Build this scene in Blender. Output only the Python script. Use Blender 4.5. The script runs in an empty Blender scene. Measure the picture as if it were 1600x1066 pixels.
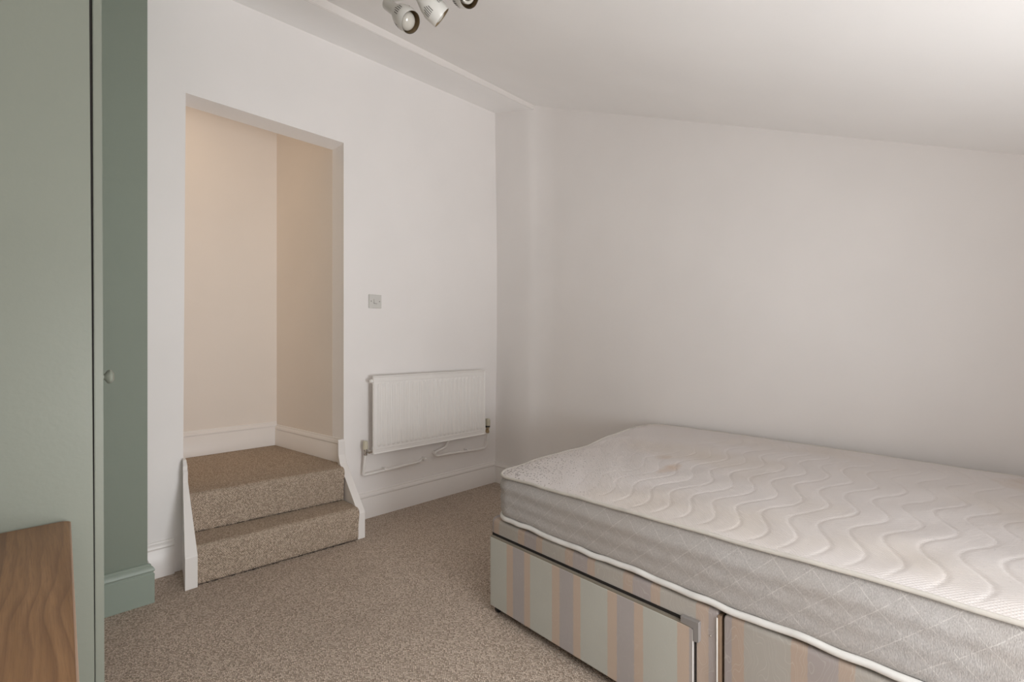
import bpy, bmesh, math, random
from mathutils import Vector, Matrix
random.seed(4)
PI = math.pi
sc = bpy.context.scene
col = sc.collection

# ------------------------------------------------------------------ camera
H = 1.15
FW = Vector((0.7081, 0.7062, 0)).normalized()      # view direction
RT = Vector((FW.y, -FW.x, 0))                      # image right
cam = bpy.data.cameras.new('camera')
cam.sensor_width = 36.0
cam.lens = 36.0 * 750 / 1600
cam.clip_start = 0.02
camo = bpy.data.objects.new('camera', cam)
col.objects.link(camo)
camo.location = (0, 0, H)
camo.rotation_euler = FW.to_track_quat('-Z', 'Y').to_euler()
sc.camera = camo

# ------------------------------------------------------------------ world, light, exposure
w = bpy.data.worlds.new('world')
sc.world = w
w.use_nodes = True
w.node_tree.nodes['Background'].inputs[0].default_value = (0.80, 0.88, 1.0, 1)
w.node_tree.nodes['Background'].inputs[1].default_value = 1.0


def area(name, loc, target, sx, sy, power, color, spread=PI):
    d = bpy.data.lights.new(name, 'AREA')
    d.shape = 'RECTANGLE'
    d.size, d.size_y = sx, sy
    d.energy = power
    d.color = color
    d.spread = spread
    o = bpy.data.objects.new(name, d)
    col.objects.link(o)
    o.location = loc
    o.rotation_euler = (Vector(target) - Vector(loc)).to_track_quat('-Z', 'Y').to_euler()
    return o


# daylight: a rooflight in the slope above the camera, and a low window behind it, both unseen
# (sky light coming in level), plus two added fills tilted up for the ceiling
SKN = Vector((0, 0.3877, -0.9218))               # the slope's inward normal
SKC = Vector((0.20, -0.70, 2.957 - 0.4205 * (2.47 + 0.70))) + SKN * 0.012
DAY = (0.955, 0.97, 0.985)
area('rooflight_daylight', SKC, SKC + SKN, 1.1, 0.8, 17.5, DAY, 2.0)
area('window_daylight', (1.0, -1.2, 0.9), (1.0, 2.0, 0.95), 0.75, 0.6, 11.5, DAY, 1.9)
area('ceiling_fill', (1.1, -1.15, 0.5), (1.1, 0.2, 1.5), 0.75, 0.6, 13, DAY, 1.9)  # added fill by the window, tilted up to brighten the ceiling
area('ceiling_fill_low', (1.1, -1.0, 0.3), (0.8, 0.4, 2.3), 0.75, 0.6, 6, DAY, 1.9)  # second added fill, standing inside the room and aimed upward
# warm light from the hallway lamp round the corner beyond the steps
area('hallway_lamp', (-0.7, 3.35, 1.6), (1.0, 3.35, 1.5), 0.6, 1.5, 2.6, (1.0, 0.87, 0.72))
area('hallway_ceiling_lamp', (0.35, 3.30, 2.72), (0.35, 3.32, 0.4), 0.25, 0.25, 1.5, (1.0, 0.74, 0.46))

sc.view_settings.view_transform = 'Standard'
sc.view_settings.look = 'None'
sc.view_settings.exposure = -0.03
sc.view_settings.gamma = 1.0
sc.view_settings.use_curve_mapping = False
sc.cycles.use_denoising = True
sc.cycles.max_bounces = 14
sc.cycles.diffuse_bounces = 10
sc.cycles.sample_clamp_indirect = 6

# ------------------------------------------------------------------ materials


def srgb(r, g, b):
    def f(v):
        v /= 255.0
        return v / 12.92 if v <= 0.04045 else ((v + 0.055) / 1.055) ** 2.4
    return (f(r), f(g), f(b), 1)


class NT:
    def __init__(s, name):
        s.m = bpy.data.materials.new(name)
        s.m.use_nodes = True
        s.t = s.m.node_tree
        s.b = s.t.nodes['Principled BSDF']

    def n(s, typ, **kw):
        nd = s.t.nodes.new(typ)
        for k, v in kw.items():
            if k.startswith('i_'):
                key = k[2:]
                key = int(key) if key.isdigit() else key.replace('_', ' ')
                nd.inputs[key].default_value = v
            else:
                setattr(nd, k, v)
        return nd

    def l(s, a, b):
        s.t.links.new(a, b)

    def math(s, op, a, b=None, c=None):
        nd = s.n('ShaderNodeMath', operation=op)
        for i, v in enumerate((a, b, c)):
            if v is None:
                continue
            if isinstance(v, (int, float)):
                nd.inputs[i].default_value = v
            else:
                s.l(v, nd.inputs[i])
        return nd.outputs[0]

    def mix(s, fac, a, b, blend='MIX'):
        nd = s.n('ShaderNodeMix', data_type='RGBA', blend_type=blend)
        for i, v in ((0, fac), (6, a), (7, b)):
            if isinstance(v, (int, float, tuple)):
                nd.inputs[i].default_value = v
            else:
                s.l(v, nd.inputs[i])
        return nd.outputs[2]

    def ramp(s, fac, stops, interp='LINEAR'):
        nd = s.n('ShaderNodeValToRGB')
        cr = nd.color_ramp
        cr.interpolation = interp
        while len(cr.elements) < len(stops):
            cr.elements.new(0.5)
        for e, (p, c) in zip(cr.elements, stops):
            e.position = p
            e.color = c if isinstance(c, tuple) else (c, c, c, 1)
        s.l(fac, nd.inputs[0])
        return nd.outputs[0]

    def coord(s, which='Object', scale=None, rot=None):
        o = s.n('ShaderNodeTexCoord').outputs[which]
        if scale or rot:
            mp = s.n('ShaderNodeMapping')
            if scale:
                mp.inputs['Scale'].default_value = scale
            if rot:
                mp.inputs['Rotation'].default_value = rot
            s.l(o, mp.inputs[0])
            o = mp.outputs[0]
        return o

    def noise(s, vec, scale, detail=3, rough=0.5):
        nd = s.n('ShaderNodeTexNoise')
        nd.inputs['Scale'].default_value = scale
        nd.inputs['Detail'].default_value = detail
        nd.inputs['Roughness'].default_value = rough
        s.l(vec, nd.inputs['Vector'])
        return nd.outputs[0]

    def bump(s, h, strength, dist, normal=None):
        nd = s.n('ShaderNodeBump')
        nd.inputs['Strength'].default_value = strength
        nd.inputs['Distance'].default_value = dist
        s.l(h, nd.inputs['Height'])
        if normal is not None:
            s.l(normal, nd.inputs['Normal'])
        return nd.outputs[0]

    def out(s, color=None, rough=0.5, metal=0.0, normal=None, spec=0.5):
        if color is not None:
            if isinstance(color, tuple):
                s.b.inputs['Base Color'].default_value = color
            else:
                s.l(color, s.b.inputs['Base Color'])
        if isinstance(rough, (int, float)):
            s.b.inputs['Roughness'].default_value = rough
        else:
            s.l(rough, s.b.inputs['Roughness'])
        s.b.inputs['Metallic'].default_value = metal
        s.b.inputs['Specular IOR Level'].default_value = spec
        if normal is not None:
            s.l(normal, s.b.inputs['Normal'])
        return s.m


def paint(name, c, rough=0.6, bump=0.15, scale=60, var=0.012):
    t = NT(name)
    v = t.coord()
    n1 = t.noise(v, 2.2, 3)
    c2 = tuple(x * (1 - var * 2.5) for x in c[:3]) + (1,)
    cc = t.mix(t.ramp(n1, [(0.35, 0.0), (0.7, 1.0)]), c, c2)
    nb = t.noise(v, scale, 4)
    nl = t.noise(v, 3.0, 2)
    nm = t.bump(nb, bump, 0.002)
    nm = t.bump(nl, bump, 0.012, nm)
    return t.out(cc, rough, normal=nm, spec=0.3)


M = {}
M['wall'] = paint('white_wall_paint', (0.87, 0.845, 0.83, 1), 0.65)
M['ceiling'] = paint('ceiling_paint', (0.92, 0.91, 0.90, 1), 0.7)
M['hall'] = paint('hallway_wall_paint', (0.81, 0.75, 0.69, 1), 0.65)
M['gloss'] = paint('white_gloss_paint', (0.82, 0.79, 0.765, 1), 0.3, 0.1, 30, 0.015)
M['green_wall'] = paint('sage_green_wall_paint', (0.235, 0.27, 0.222, 1), 0.6)
M['green_skirt'] = paint('sage_green_gloss_paint', (0.30, 0.35, 0.30, 1), 0.35, 0.1, 60)
M['green'] = paint('pale_sage_green_paint', (0.25, 0.268, 0.225, 1), 0.38, 0.12, 90)


def carpet(name, a, b, dirt=None):
    t = NT(name)
    v = t.coord('Object')
    sp = t.n('ShaderNodeSeparateXYZ')
    t.l(v, sp.inputs[0])
    cb = t.n('ShaderNodeCombineXYZ')
    t.l(sp.outputs[0], cb.inputs[0])
    t.l(t.math('ADD', sp.outputs[1], sp.outputs[2]), cb.inputs[1])
    jit = t.n('ShaderNodeTexNoise')
    jit.inputs['Scale'].default_value = 60
    t.l(v, jit.inputs['Vector'])
    off = t.n('ShaderNodeVectorMath', operation='SCALE')
    t.l(jit.outputs[1], off.inputs[0])
    off.inputs['Scale'].default_value = 0.004
    add = t.n('ShaderNodeVectorMath', operation='ADD')
    t.l(cb.outputs[0], add.inputs[0])
    t.l(off.outputs[0], add.inputs[1])
    rt = t.n('ShaderNodeMapping')
    rt.inputs['Rotation'].default_value = (0, 0, 0.72)
    rt.inputs['Scale'].default_value = (1.0, 0.72, 1.0)
    t.l(add.outputs[0], rt.inputs[0])
    vo = t.n('ShaderNodeTexVoronoi', feature='F1')
    vo.voronoi_dimensions = '2D'
    vo.inputs['Scale'].default_value = 190
    vo.inputs['Randomness'].default_value = 0.42
    t.l(rt.outputs[0], vo.inputs['Vector'])
    d = vo.outputs['Distance']
    h = t.math('SUBTRACT', 1.0, t.math('MULTIPLY', d, 1.3))
    cr = t.n('ShaderNodeSeparateColor')
    t.l(vo.outputs['Color'], cr.inputs[0])
    c = t.mix(cr.outputs[0], a, b)
    c = t.mix(t.ramp(d, [(0.32, 0.0), (0.72, 1.0)]), c, tuple(x * 0.40 for x in a[:3]) + (1,))
    big = t.noise(v, 1.7, 3)
    c = t.mix(t.math('MULTIPLY', t.ramp(big, [(0.4, 0.0), (0.7, 1.0)]), 0.22), c, tuple(x * 0.7 for x in a[:3]) + (1,))
    if dirt:
        sx = t.n('ShaderNodeSeparateXYZ')
        t.l(v, sx.inputs[0])
    nm = t.bump(h, 0.75, 0.004)
    return t.out(c, 0.95, normal=nm, spec=0.1)


M['carpet'] = carpet('beige_loop_carpet', (0.42, 0.335, 0.265, 1), (0.80, 0.675, 0.57, 1))
M['step_carpet'] = carpet('step_loop_carpet', (0.40, 0.315, 0.24, 1), (0.70, 0.575, 0.46, 1))


def metal(name, c, rough):
    t = NT(name)
    n1 = t.noise(t.coord(), 90, 3)
    return t.out(c, t.ramp(n1, [(0.3, rough * 0.8), (0.7, rough * 1.3)]), 1.0)


def plain(name, c, rough=0.4, var=0.06, spec=0.5):
    t = NT(name)
    n1 = t.noise(t.coord(), 25, 3)
    c2 = tuple(x * (1 - var) for x in c[:3]) + (1,)
    return t.out(t.mix(n1, c, c2), rough, spec=spec)


M['chrome'] = metal('worn_chrome', (0.62, 0.59, 0.55, 1), 0.25)
M['brass'] = metal('dull_brass', (0.50, 0.40, 0.26, 1), 0.4)
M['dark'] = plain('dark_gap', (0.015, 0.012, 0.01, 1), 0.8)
M['black'] = plain('black_plastic', (0.02, 0.018, 0.017, 1), 0.5)
M['cream'] = plain('cream_plastic', (0.60, 0.56, 0.44, 1), 0.45)
M['rad'] = plain('radiator_enamel', (0.86, 0.84, 0.815, 1), 0.32, 0.02)
M['switch'] = plain('switch_plastic', (0.66, 0.65, 0.62, 1), 0.35)
M['lampw'] = plain('lamp_enamel', (0.72, 0.71, 0.67, 1), 0.28)
M['lampin'] = plain('lamp_inner_bronze', (0.26, 0.19, 0.11, 1), 0.4)
M['grey'] = plain('grey_plastic', (0.25, 0.235, 0.225, 1), 0.5)
M['rawwood'] = plain('raw_board_edge', (0.36, 0.25, 0.17, 1), 0.8, 0.3)
M['edge'] = plain('drawer_board_edge', (0.27, 0.24, 0.19, 1), 0.7, 0.3)
# bulb glass
t = NT('opal_bulb_glass')
M['bulb'] = t.out((0.50, 0.48, 0.43, 1), 0.15, spec=0.6)


def wood():
    t = NT('walnut_veneer')
    v = t.coord('Object')
    sp = t.n('ShaderNodeSeparateXYZ')
    t.l(v, sp.inputs[0])
    mp = t.n('ShaderNodeMapping')
    mp.inputs['Scale'].default_value = (1.0, 0.16, 1.0)
    t.l(v, mp.inputs[0])
    warp = t.noise(mp.outputs[0], 7.0, 2)
    bend = t.noise(v, 2.3, 1)
    x = t.math('ADD', sp.outputs[0], t.math('MULTIPLY', warp, 0.13))
    x = t.math('ADD', x, t.math('MULTIPLY', bend, 0.10))
    rings = t.math('FRACT', t.math('MULTIPLY', x, 46))
    line = t.ramp(rings, [(0.0, 1.0), (0.14, 0.0), (0.55, 0.0), (1.0, 0.75)])
    mp2 = t.n('ShaderNodeMapping')
    mp2.inputs['Scale'].default_value = (1.0, 0.035, 1.0)
    t.l(v, mp2.inputs[0])
    fine = t.noise(mp2.outputs[0], 420, 4, 0.65)
    med = t.noise(mp2.outputs[0], 55, 3, 0.6)
    c = t.ramp(med, [(0.3, (0.205, 0.105, 0.047, 1)), (0.7, (0.315, 0.175, 0.085, 1))])
    c = t.mix(t.math('MULTIPLY', line, t.math('MULTIPLY', bend, 0.95)), c, (0.115, 0.052, 0.028, 1))
    c = t.mix(t.ramp(fine, [(0.45, 0.0), (0.75, 0.5)]), c, (0.13, 0.062, 0.034, 1))
    # second veneer leaf, darker
    leaf = t.math('LESS_THAN', sp.outputs[0], -0.105)
    c = t.mix(t.math('MULTIPLY', leaf, 0.35), c, (0.10, 0.05, 0.03, 1))
    return t.out(c, 0.42, normal=t.bump(fine, 0.15, 0.0006), spec=0.4)


M['wood'] = wood()
M['woodedge'] = plain('walnut_edge_band', (0.42, 0.28, 0.20, 1), 0.45, 0.2)


def mattress_top():
    t = NT('quilted_mattress_ticking')
    v = t.coord('Object')
    sp = t.n('ShaderNodeSeparateXYZ')
    t.l(v, sp.inputs[0])
    base = (0.655, 0.62, 0.61, 1)
    n1 = t.noise(v, 2.4, 3)
    c = t.mix(t.ramp(n1, [(0.45, 0.0), (0.75, 0.6)]), base, (0.60, 0.53, 0.455, 1))
    # tan stain and other soft marks

    def blob(cx, cy, rx, ry, colr, amt, cc):
        dx = t.math('DIVIDE', t.math('SUBTRACT', sp.outputs[0], cx), rx)
        dy = t.math('DIVIDE', t.math('SUBTRACT', sp.outputs[1], cy), ry)
        r2 = t.math('ADD', t.math('MULTIPLY', dx, dx), t.math('MULTIPLY', dy, dy))
        wob = t.math('MULTIPLY', t.noise(v, 11, 3), 1.3)
        f = t.ramp(t.math('ADD', r2, wob), [(0.45, amt), (1.5, 0.0)])
        return t.mix(f, cc, colr)
    c = blob(0.50, -0.56, 0.20, 0.055, (0.50, 0.36, 0.26, 1), 0.65, c)
    c = blob(0.62, -0.45, 0.10, 0.06, (0.52, 0.40, 0.31, 1), 0.6, c)
    c = blob(0.62, -0.86, 0.13, 0.07, (0.50, 0.46, 0.42, 1), 0.4, c)
    c = blob(1.15, -1.55, 0.22, 0.12, (0.50, 0.38, 0.28, 1), 0.5, c)
    # woven dots
    vo = t.n('ShaderNodeTexVoronoi', feature='F1')
    vo.voronoi_dimensions = '2D'
    vo.inputs['Scale'].default_value = 150
    vo.inputs['Randomness'].default_value = 0.0
    rt = t.n('ShaderNodeMapping')
    rt.inputs['Rotation'].default_value = (0, 0, .785)
    t.l(v, rt.inputs[0])
    t.l(rt.outputs[0], vo.inputs['Vector'])
    dots = t.ramp(vo.outputs['Distance'], [(0.25, 1.0), (0.55, 0.0)])
    c = t.mix(t.math('MULTIPLY', dots, 0.18), c, (0.80, 0.75, 0.70, 1))
    # dark mould specks, dense at the head corner and thinning out
    d0 = t.math('SQRT', t.math('ADD', t.math('MULTIPLY', t.math('MULTIPLY', sp.outputs[0], sp.outputs[0]), 0.33),
                               t.math('MULTIPLY', sp.outputs[1], sp.outputs[1])))
    dens = t.ramp(d0, [(0.02, 0.47), (0.16, 0.33), (0.33, 0.17), (0.6, 0.05), (1.0, 0.035)])
    vs = t.n('ShaderNodeTexVoronoi', feature='F1')
    vs.voronoi_dimensions = '2D'
    vs.inputs['Scale'].default_value = 78
    vs.inputs['Randomness'].default_value = 1.0
    wv = t.n('ShaderNodeVectorMath', operation='ADD')
    sc1 = t.n('ShaderNodeVectorMath', operation='SCALE')
    nn = t.n('ShaderNodeTexNoise')
    nn.inputs['Scale'].default_value = 160
    t.l(v, nn.inputs['Vector'])
    t.l(nn.outputs[1], sc1.inputs[0])
    sc1.inputs['Scale'].default_value = 0.009
    t.l(v, wv.inputs[0])
    t.l(sc1.outputs[0], wv.inputs[1])
    t.l(wv.outputs[0], vs.inputs['Vector'])
    sc2 = t.n('ShaderNodeSeparateColor')
    t.l(vs.outputs['Color'], sc2.inputs[0])
    rad = t.math('MULTIPLY', t.math('MULTIPLY', dens, 0.95), sc2.outputs[1])
    spot = t.math('LESS_THAN', vs.outputs['Distance'], rad)
    c = t.mix(t.math('MULTIPLY', spot, 0.85), c, (0.13, 0.115, 0.105, 1))
    nm = t.bump(dots, 0.35, 0.0012)
    return t.out(c, 0.85, normal=nm, spec=0.15)


M['mat_top'] = mattress_top()


def mattress_side():
    t = NT('grey_mattress_border_fabric')
    uv = t.coord('UV')
    v = t.coord('Object')
    sp = t.n('ShaderNodeSeparateXYZ')
    t.l(uv, sp.inputs[0])
    p = 0.088
    a = t.math('DIVIDE', t.math('ADD', sp.outputs[0], sp.outputs[1]), p)
    b = t.math('DIVIDE', t.math('SUBTRACT', sp.outputs[0], sp.outputs[1]), p)
    wob = t.math('MULTIPLY', t.noise(v, 45, 2), 0.05)

    def thread(x):
        f = t.math('ABSOLUTE', t.math('SUBTRACT', t.math('FRACT', t.math('ADD', x, wob)), 0.5))
        return t.ramp(f, [(0.0, 1.0), (0.010, 0.75), (0.022, 0.0)])
    th = t.math('MAXIMUM', thread(a), thread(b))
    brk = t.ramp(t.noise(v, 130, 2), [(0.38, 0.2), (0.55, 1.0)])
    th = t.math('MULTIPLY', th, brk)
    mp = t.n('ShaderNodeMapping')
    mp.inputs['Scale'].default_value = (1, 1, 0.3)
    t.l(v, mp.inputs[0])
    nz = t.noise(mp.outputs[0], 520, 3, 0.7)
    c = t.ramp(nz, [(0.35, (0.36, 0.345, 0.335, 1)), (0.68, (0.53, 0.51, 0.495, 1))])
    big = t.noise(v, 3.0, 3)
    c = t.mix(t.ramp(big, [(0.42, 0.0), (0.7, 0.5)]), c, (0.40, 0.36, 0.325, 1))
    c = t.mix(t.math('MULTIPLY', th, 0.55), c, (0.66, 0.64, 0.61, 1))
    nm = t.bump(nz, 0.4, 0.002)
    return t.out(c, 0.9, normal=nm, spec=0.15)


M['mat_side'] = mattress_side()


def piping(name, c, s=260):
    t = NT(name)
    v = t.coord('UV')
    mp = t.n('ShaderNodeMapping')
    mp.inputs['Rotation'].default_value = (0, 0, 0.7)
    t.l(v, mp.inputs[0])
    wv = t.n('ShaderNodeTexWave')
    wv.inputs['Scale'].default_value = s
    t.l(mp.outputs[0], wv.inputs['Vector'])
    n1 = t.noise(t.coord(), 14, 3)
    cc = t.mix(t.ramp(n1, [(0.45, 0.0), (0.75, 0.5)]), c, tuple(x * 0.75 for x in c[:3]) + (1,))
    return t.out(cc, 0.8, normal=t.bump(wv.outputs[1], 0.3, 0.001), spec=0.2)


M['pip_top'] = piping('cream_edge_tape', (0.62, 0.59, 0.54, 1))
M['pip_bot'] = piping('white_edge_tape', (0.74, 0.73, 0.70, 1))


def stripes(name, axis, phase, green, orange, mauve, damask, dirt):
    """woven vertical stripe ticking: green, orange, mauve, orange, repeating every 25 cm"""
    t = NT(name)
    v = t.coord('Object')
    sp = t.n('ShaderNodeSeparateXYZ')
    t.l(v, sp.inputs[0])
    wob = t.math('MULTIPLY', t.noise(v, 90, 2), 0.004)
    x = t.math('ADD', t.math('ADD', t.math('MULTIPLY', sp.outputs[axis], -1.0), phase), wob)
    f = t.math('FRACT', t.math('DIVIDE', x, 0.247))
    e = 0.004
    st = []
    prev = green
    for pos, cc in ((0.455, orange), (0.605, mauve), (0.865, orange), (0.996, green)):
        st += [(pos - e, prev), (pos + e if pos < 0.99 else 1.0, cc)]
        prev = cc
    c = t.ramp(f, [(0.0, green)] + st)
    # damask figure
    mp = t.n('ShaderNodeMapping')
    mp.inputs['Scale'].default_value = (1, 1, 0.55)
    t.l(v, mp.inputs[0])
    wv = t.n('ShaderNodeTexWave', wave_type='RINGS')
    wv.inputs['Scale'].default_value = 13
    wv.inputs['Distortion'].default_value = 14
    wv.inputs['Detail'].default_value = 1.0
    wv.inputs['Detail Scale'].default_value = 1.6
    t.l(mp.outputs[0], wv.inputs['Vector'])
    fig = t.ramp(wv.outputs[1], [(0.62, 0.0), (0.72, damask), (0.82, 0.0)])
    c = t.mix(fig, c, (0.62, 0.60, 0.55, 1))
    n1 = t.noise(v, 5, 4)
    c = t.mix(t.math('MULTIPLY', t.ramp(n1, [(0.4, 0.0), (0.7, 1.0)]), dirt), c, (0.32, 0.28, 0.24, 1))
    fine = t.noise(v, 600, 2)
    return t.out(c, 0.7, normal=t.bump(fine, 0.25, 0.001), spec=0.25)


M['drawer_fab'] = stripes('bright_striped_ticking', 1, -0.005, (0.49, 0.495, 0.45, 1), (0.53, 0.425, 0.345, 1),
                          (0.415, 0.385, 0.38, 1), 0.14, 0.12)
M['base_fab'] = stripes('faded_striped_ticking', 1, -0.055, (0.40, 0.375, 0.34, 1), (0.44, 0.345, 0.28, 1),
                        (0.365, 0.325, 0.315, 1), 0.30, 0.30)

# ------------------------------------------------------------------ mesh helpers


def link(name, me, parent=None, mats=None):
    o = bpy.data.objects.new(name, me)
    col.objects.link(o)
    if mats:
        for m in (mats if isinstance(mats, (list, tuple)) else [mats]):
            me.materials.append(m)
    if parent is not None:
        o.parent = parent
    return o


def obj(name, bm, mat, parent=None, smooth=False, bevel=0.0, seg=2):
    if bevel > 0:
        bmesh.ops.bevel(bm, geom=list(bm.edges), offset=bevel, segments=seg, profile=0.5, affect='EDGES', clamp_overlap=True)
    bmesh.ops.recalc_face_normals(bm, faces=list(bm.faces))
    me = bpy.data.meshes.new(name)
    bm.to_mesh(me)
    bm.free()
    if smooth:
        for p in me.polygons:
            p.use_smooth = True
        if smooth == 'auto':
            me.set_sharp_from_angle(angle=math.radians(40))
    return link(name, me, parent, mat)


def box(bm, x0, x1, y0, y1, z0, z1):
    vs = [bm.verts.new(p) for p in ((x0, y0, z0), (x1, y0, z0), (x1, y1, z0), (x0, y1, z0),
                                    (x0, y0, z1), (x1, y0, z1), (x1, y1, z1), (x0, y1, z1))]
    for f in ((0, 3, 2, 1), (4, 5, 6, 7), (0, 1, 5, 4), (1, 2, 6, 5), (2, 3, 7, 6), (3, 0, 4, 7)):
        bm.faces.new([vs[i] for i in f])
    return vs


def hexa(bm, P):
    """box from 8 points: bottom 4 (ccw), top 4"""
    vs = [bm.verts.new(p) for p in P]
    for f in ((0, 3, 2, 1), (4, 5, 6, 7), (0, 1, 5, 4), (1, 2, 6, 5), (2, 3, 7, 6), (3, 0, 4, 7)):
        bm.faces.new([vs[i] for i in f])


def bx(*a):
    bm = bmesh.new()
    box(bm, *a)
    return bm


def prism(bm, pts, a, b):
    """extrude a closed polygon pts (3D, planar) by offsets a,b vectors"""
    A = [bm.verts.new(Vector(p) + Vector(a)) for p in pts]
    B = [bm.verts.new(Vector(p) + Vector(b)) for p in pts]
    n = len(pts)
    bm.faces.new(A)
    bm.faces.new(B[::-1])
    for i in range(n):
        bm.faces.new((A[i], B[i], B[(i + 1) % n], A[(i + 1) % n]))


def tube(bm, pts, r, n=10, closed=False, uvl=None, radii=None):
    pts = [Vector(p) for p in pts]
    m = len(pts)
    rings = []
    up = None
    for i, p in enumerate(pts):
        if closed:
            d = (pts[(i + 1) % m] - pts[i - 1]).normalized()
        else:
            d = (pts[min(i + 1, m - 1)] - pts[max(i - 1, 0)]).normalized()
        if up is None:
            up = Vector((0, 0, 1)) if abs(d.z) < 0.9 else Vector((1, 0, 0))
        a = up - d * up.dot(d)
        if a.length < 1e-4:
            a = d.orthogonal()
        a.normalize()
        up = a
        b = d.cross(a)
        rr = radii[i] if radii else r
        rings.append([bm.verts.new(p + rr * (math.cos(2 * PI * k / n) * a + math.sin(2 * PI * k / n) * b)) for k in range(n)])
    for i in range(m if closed else m - 1):
        A, B = rings[i], rings[(i + 1) % m]
        for k in range(n):
            f = bm.faces.new((A[k], A[(k + 1) % n], B[(k + 1) % n], B[k]))
            if uvl:
                for lp, uu in zip(f.loops, ((i, k), (i, k + 1), (i + 1, k + 1), (i + 1, k))):
                    lp[uvl].uv = (uu[0] * 0.008, uu[1] * 0.004)
    if not closed:
        bm.faces.new(rings[0][::-1])
        bm.faces.new(rings[-1])


def smooth_path(pts, rad=0.02, k=5):
    """round the inner corners of a polyline"""
    P = [Vector(p) for p in pts]
    out = [P[0]]
    for i in range(1, len(P) - 1):
        a, b, c = P[i - 1], P[i], P[i + 1]
        r = min(rad, (a - b).length * 0.45, (c - b).length * 0.45)
        p0 = b + (a - b).normalized() * r
        p1 = b + (c - b).normalized() * r
        for j in range(k + 1):
            s = j / k
            out.append((1 - s) ** 2 * p0 + 2 * s * (1 - s) * b + s * s * p1)
    out.append(P[-1])
    return out


def lathe(bm, prof, origin, axis, n=40, ref=None):
    """prof: list of (r, h) along axis"""
    ax = Vector(axis).normalized()
    a = (ref or ax.orthogonal()).normalized()
    a = (a - ax * a.dot(ax)).normalized()
    b = ax.cross(a)
    o = Vector(origin)
    rings = []
    for r, h in prof:
        if r < 1e-5:
            rings.append([bm.verts.new(o + ax * h)])
        else:
            rings.append([bm.verts.new(o + ax * h + r * (math.cos(2 * PI * k / n) * a + math.sin(2 * PI * k / n) * b)) for k in range(n)])
    for A, B in zip(rings, rings[1:]):
        for k in range(n):
            k2 = (k + 1) % n
            if len(A) == 1 and len(B) == 1:
                continue
            if len(A) == 1:
                bm.faces.new((A[0], B[k], B[k2]))
            elif len(B) == 1:
                bm.faces.new((A[k], A[k2], B[0]))
            else:
                bm.faces.new((A[k], A[k2], B[k2], B[k]))


def lathe_obj(name, prof, origin, axis, mat, parent=None, n=40, smooth='auto'):
    bm = bmesh.new()
    lathe(bm, prof, origin, axis, n)
    return obj(name, bm, mat, parent, smooth)


def empty(name, loc, label, cat, rotz=0.0, group=None):
    o = bpy.data.objects.new(name, None)
    o.empty_display_size = 0.1
    col.objects.link(o)
    o.location = loc
    o.rotation_euler = (0, 0, rotz)
    o['label'] = label
    o['category'] = cat
    if group:
        o['group'] = group
    return o


def struct(o, label=None):
    o['kind'] = 'structure'
    if label:
        o['label'] = label
    return o


def grid(name, f, nu, nv, mat, parent=None, smooth=True, uv=False):
    verts = [f(i / nu, j / nv) for j in range(nv + 1) for i in range(nu + 1)]
    faces = []
    for j in range(nv):
        for i in range(nu):
            a = j * (nu + 1) + i
            faces.append((a, a + 1, a + nu + 2, a + nu + 1))
    me = bpy.data.meshes.new(name)
    me.from_pydata(verts, [], faces)
    me.update()
    if smooth:
        me.polygons.foreach_set('use_smooth', [True] * len(faces))
    return link(name, me, parent, mat)


# ------------------------------------------------------------------ room shell
YA = 2.875          # wall with the doorway
XB = 2.730          # right-hand wall
XL = -0.90          # left wall
YR = -1.25          # low wall behind the camera
YBEAM = 2.47


def zbeam(X):       # underside of the dropped strip at its front edge
    return 2.895 + (X - 1.277) * 0.018


def zc(Y):          # sloped ceiling
    return 2.951 - 0.4205 * (YBEAM - Y) if Y < YBEAM else 2.951


struct(obj('floor', bx(XL - 0.1, XB + 0.1, YR - 0.1, YA + 0.05, -0.10, 0.0), M['carpet']),
       'fitted beige loop-pile carpet of the bedroom floor')

# wall with the doorway (wall_back): pieces around the opening
XD0b, XD0t, XD1 = 0.541, 0.552, 1.387
ZD0, ZD1 = 2.402, 2.394
bm = bmesh.new()
T = 0.125
hexa(bm, [(XL - .1, YA, -0.05), (XD0b - .003, YA, -0.05), (XD0b - .003, YA + T, -0.05), (XL - .1, YA + T, -0.05),
          (XL - .1, YA, ZD0), (XD0t, YA, ZD0), (XD0t, YA + T, ZD0), (XL - .1, YA + T, ZD0)])
hexa(bm, [(XD1, YA, -0.05), (XB + .05, YA, -0.05), (XB + .05, YA + T, -0.05), (XD1 - .015, YA + T, -0.05),
          (XD1, YA, ZD1), (XB + .05, YA, ZD1), (XB + .05, YA + T, ZD1), (XD1 - .015, YA + T, ZD1)])
hexa(bm, [(XL - .1, YA, ZD0), (XD0t, YA, ZD0), (XD0t, YA + T, ZD0 - .012), (XL - .1, YA + T, ZD0),
          (XL - .1, YA, 3.15), (XD0t, YA, 3.15), (XD0t, YA + T, 3.15), (XL - .1, YA + T, 3.15)])
hexa(bm, [(XD0t, YA, ZD0), (XD1, YA, ZD1), (XD1 - .015, YA + T, ZD1 - .014), (XD0t, YA + T, ZD0 - .014),
          (XD0t, YA, 3.15), (XD1, YA, 3.15), (XD1 - .015, YA + T, 3.15), (XD0t, YA + T, 3.15)])
hexa(bm, [(XD1, YA, ZD1), (XB + .05, YA, ZD1), (XB + .05, YA + T, ZD1), (XD1 - .015, YA + T, ZD1 - .014),
          (XD1, YA, 3.15), (XB + .05, YA, 3.15), (XB + .05, YA + T, 3.15), (XD1 - .015, YA + T, 3.15)])
struct(obj('wall_back', bm, M['wall']), 'white painted wall with the doorway opening')


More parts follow.
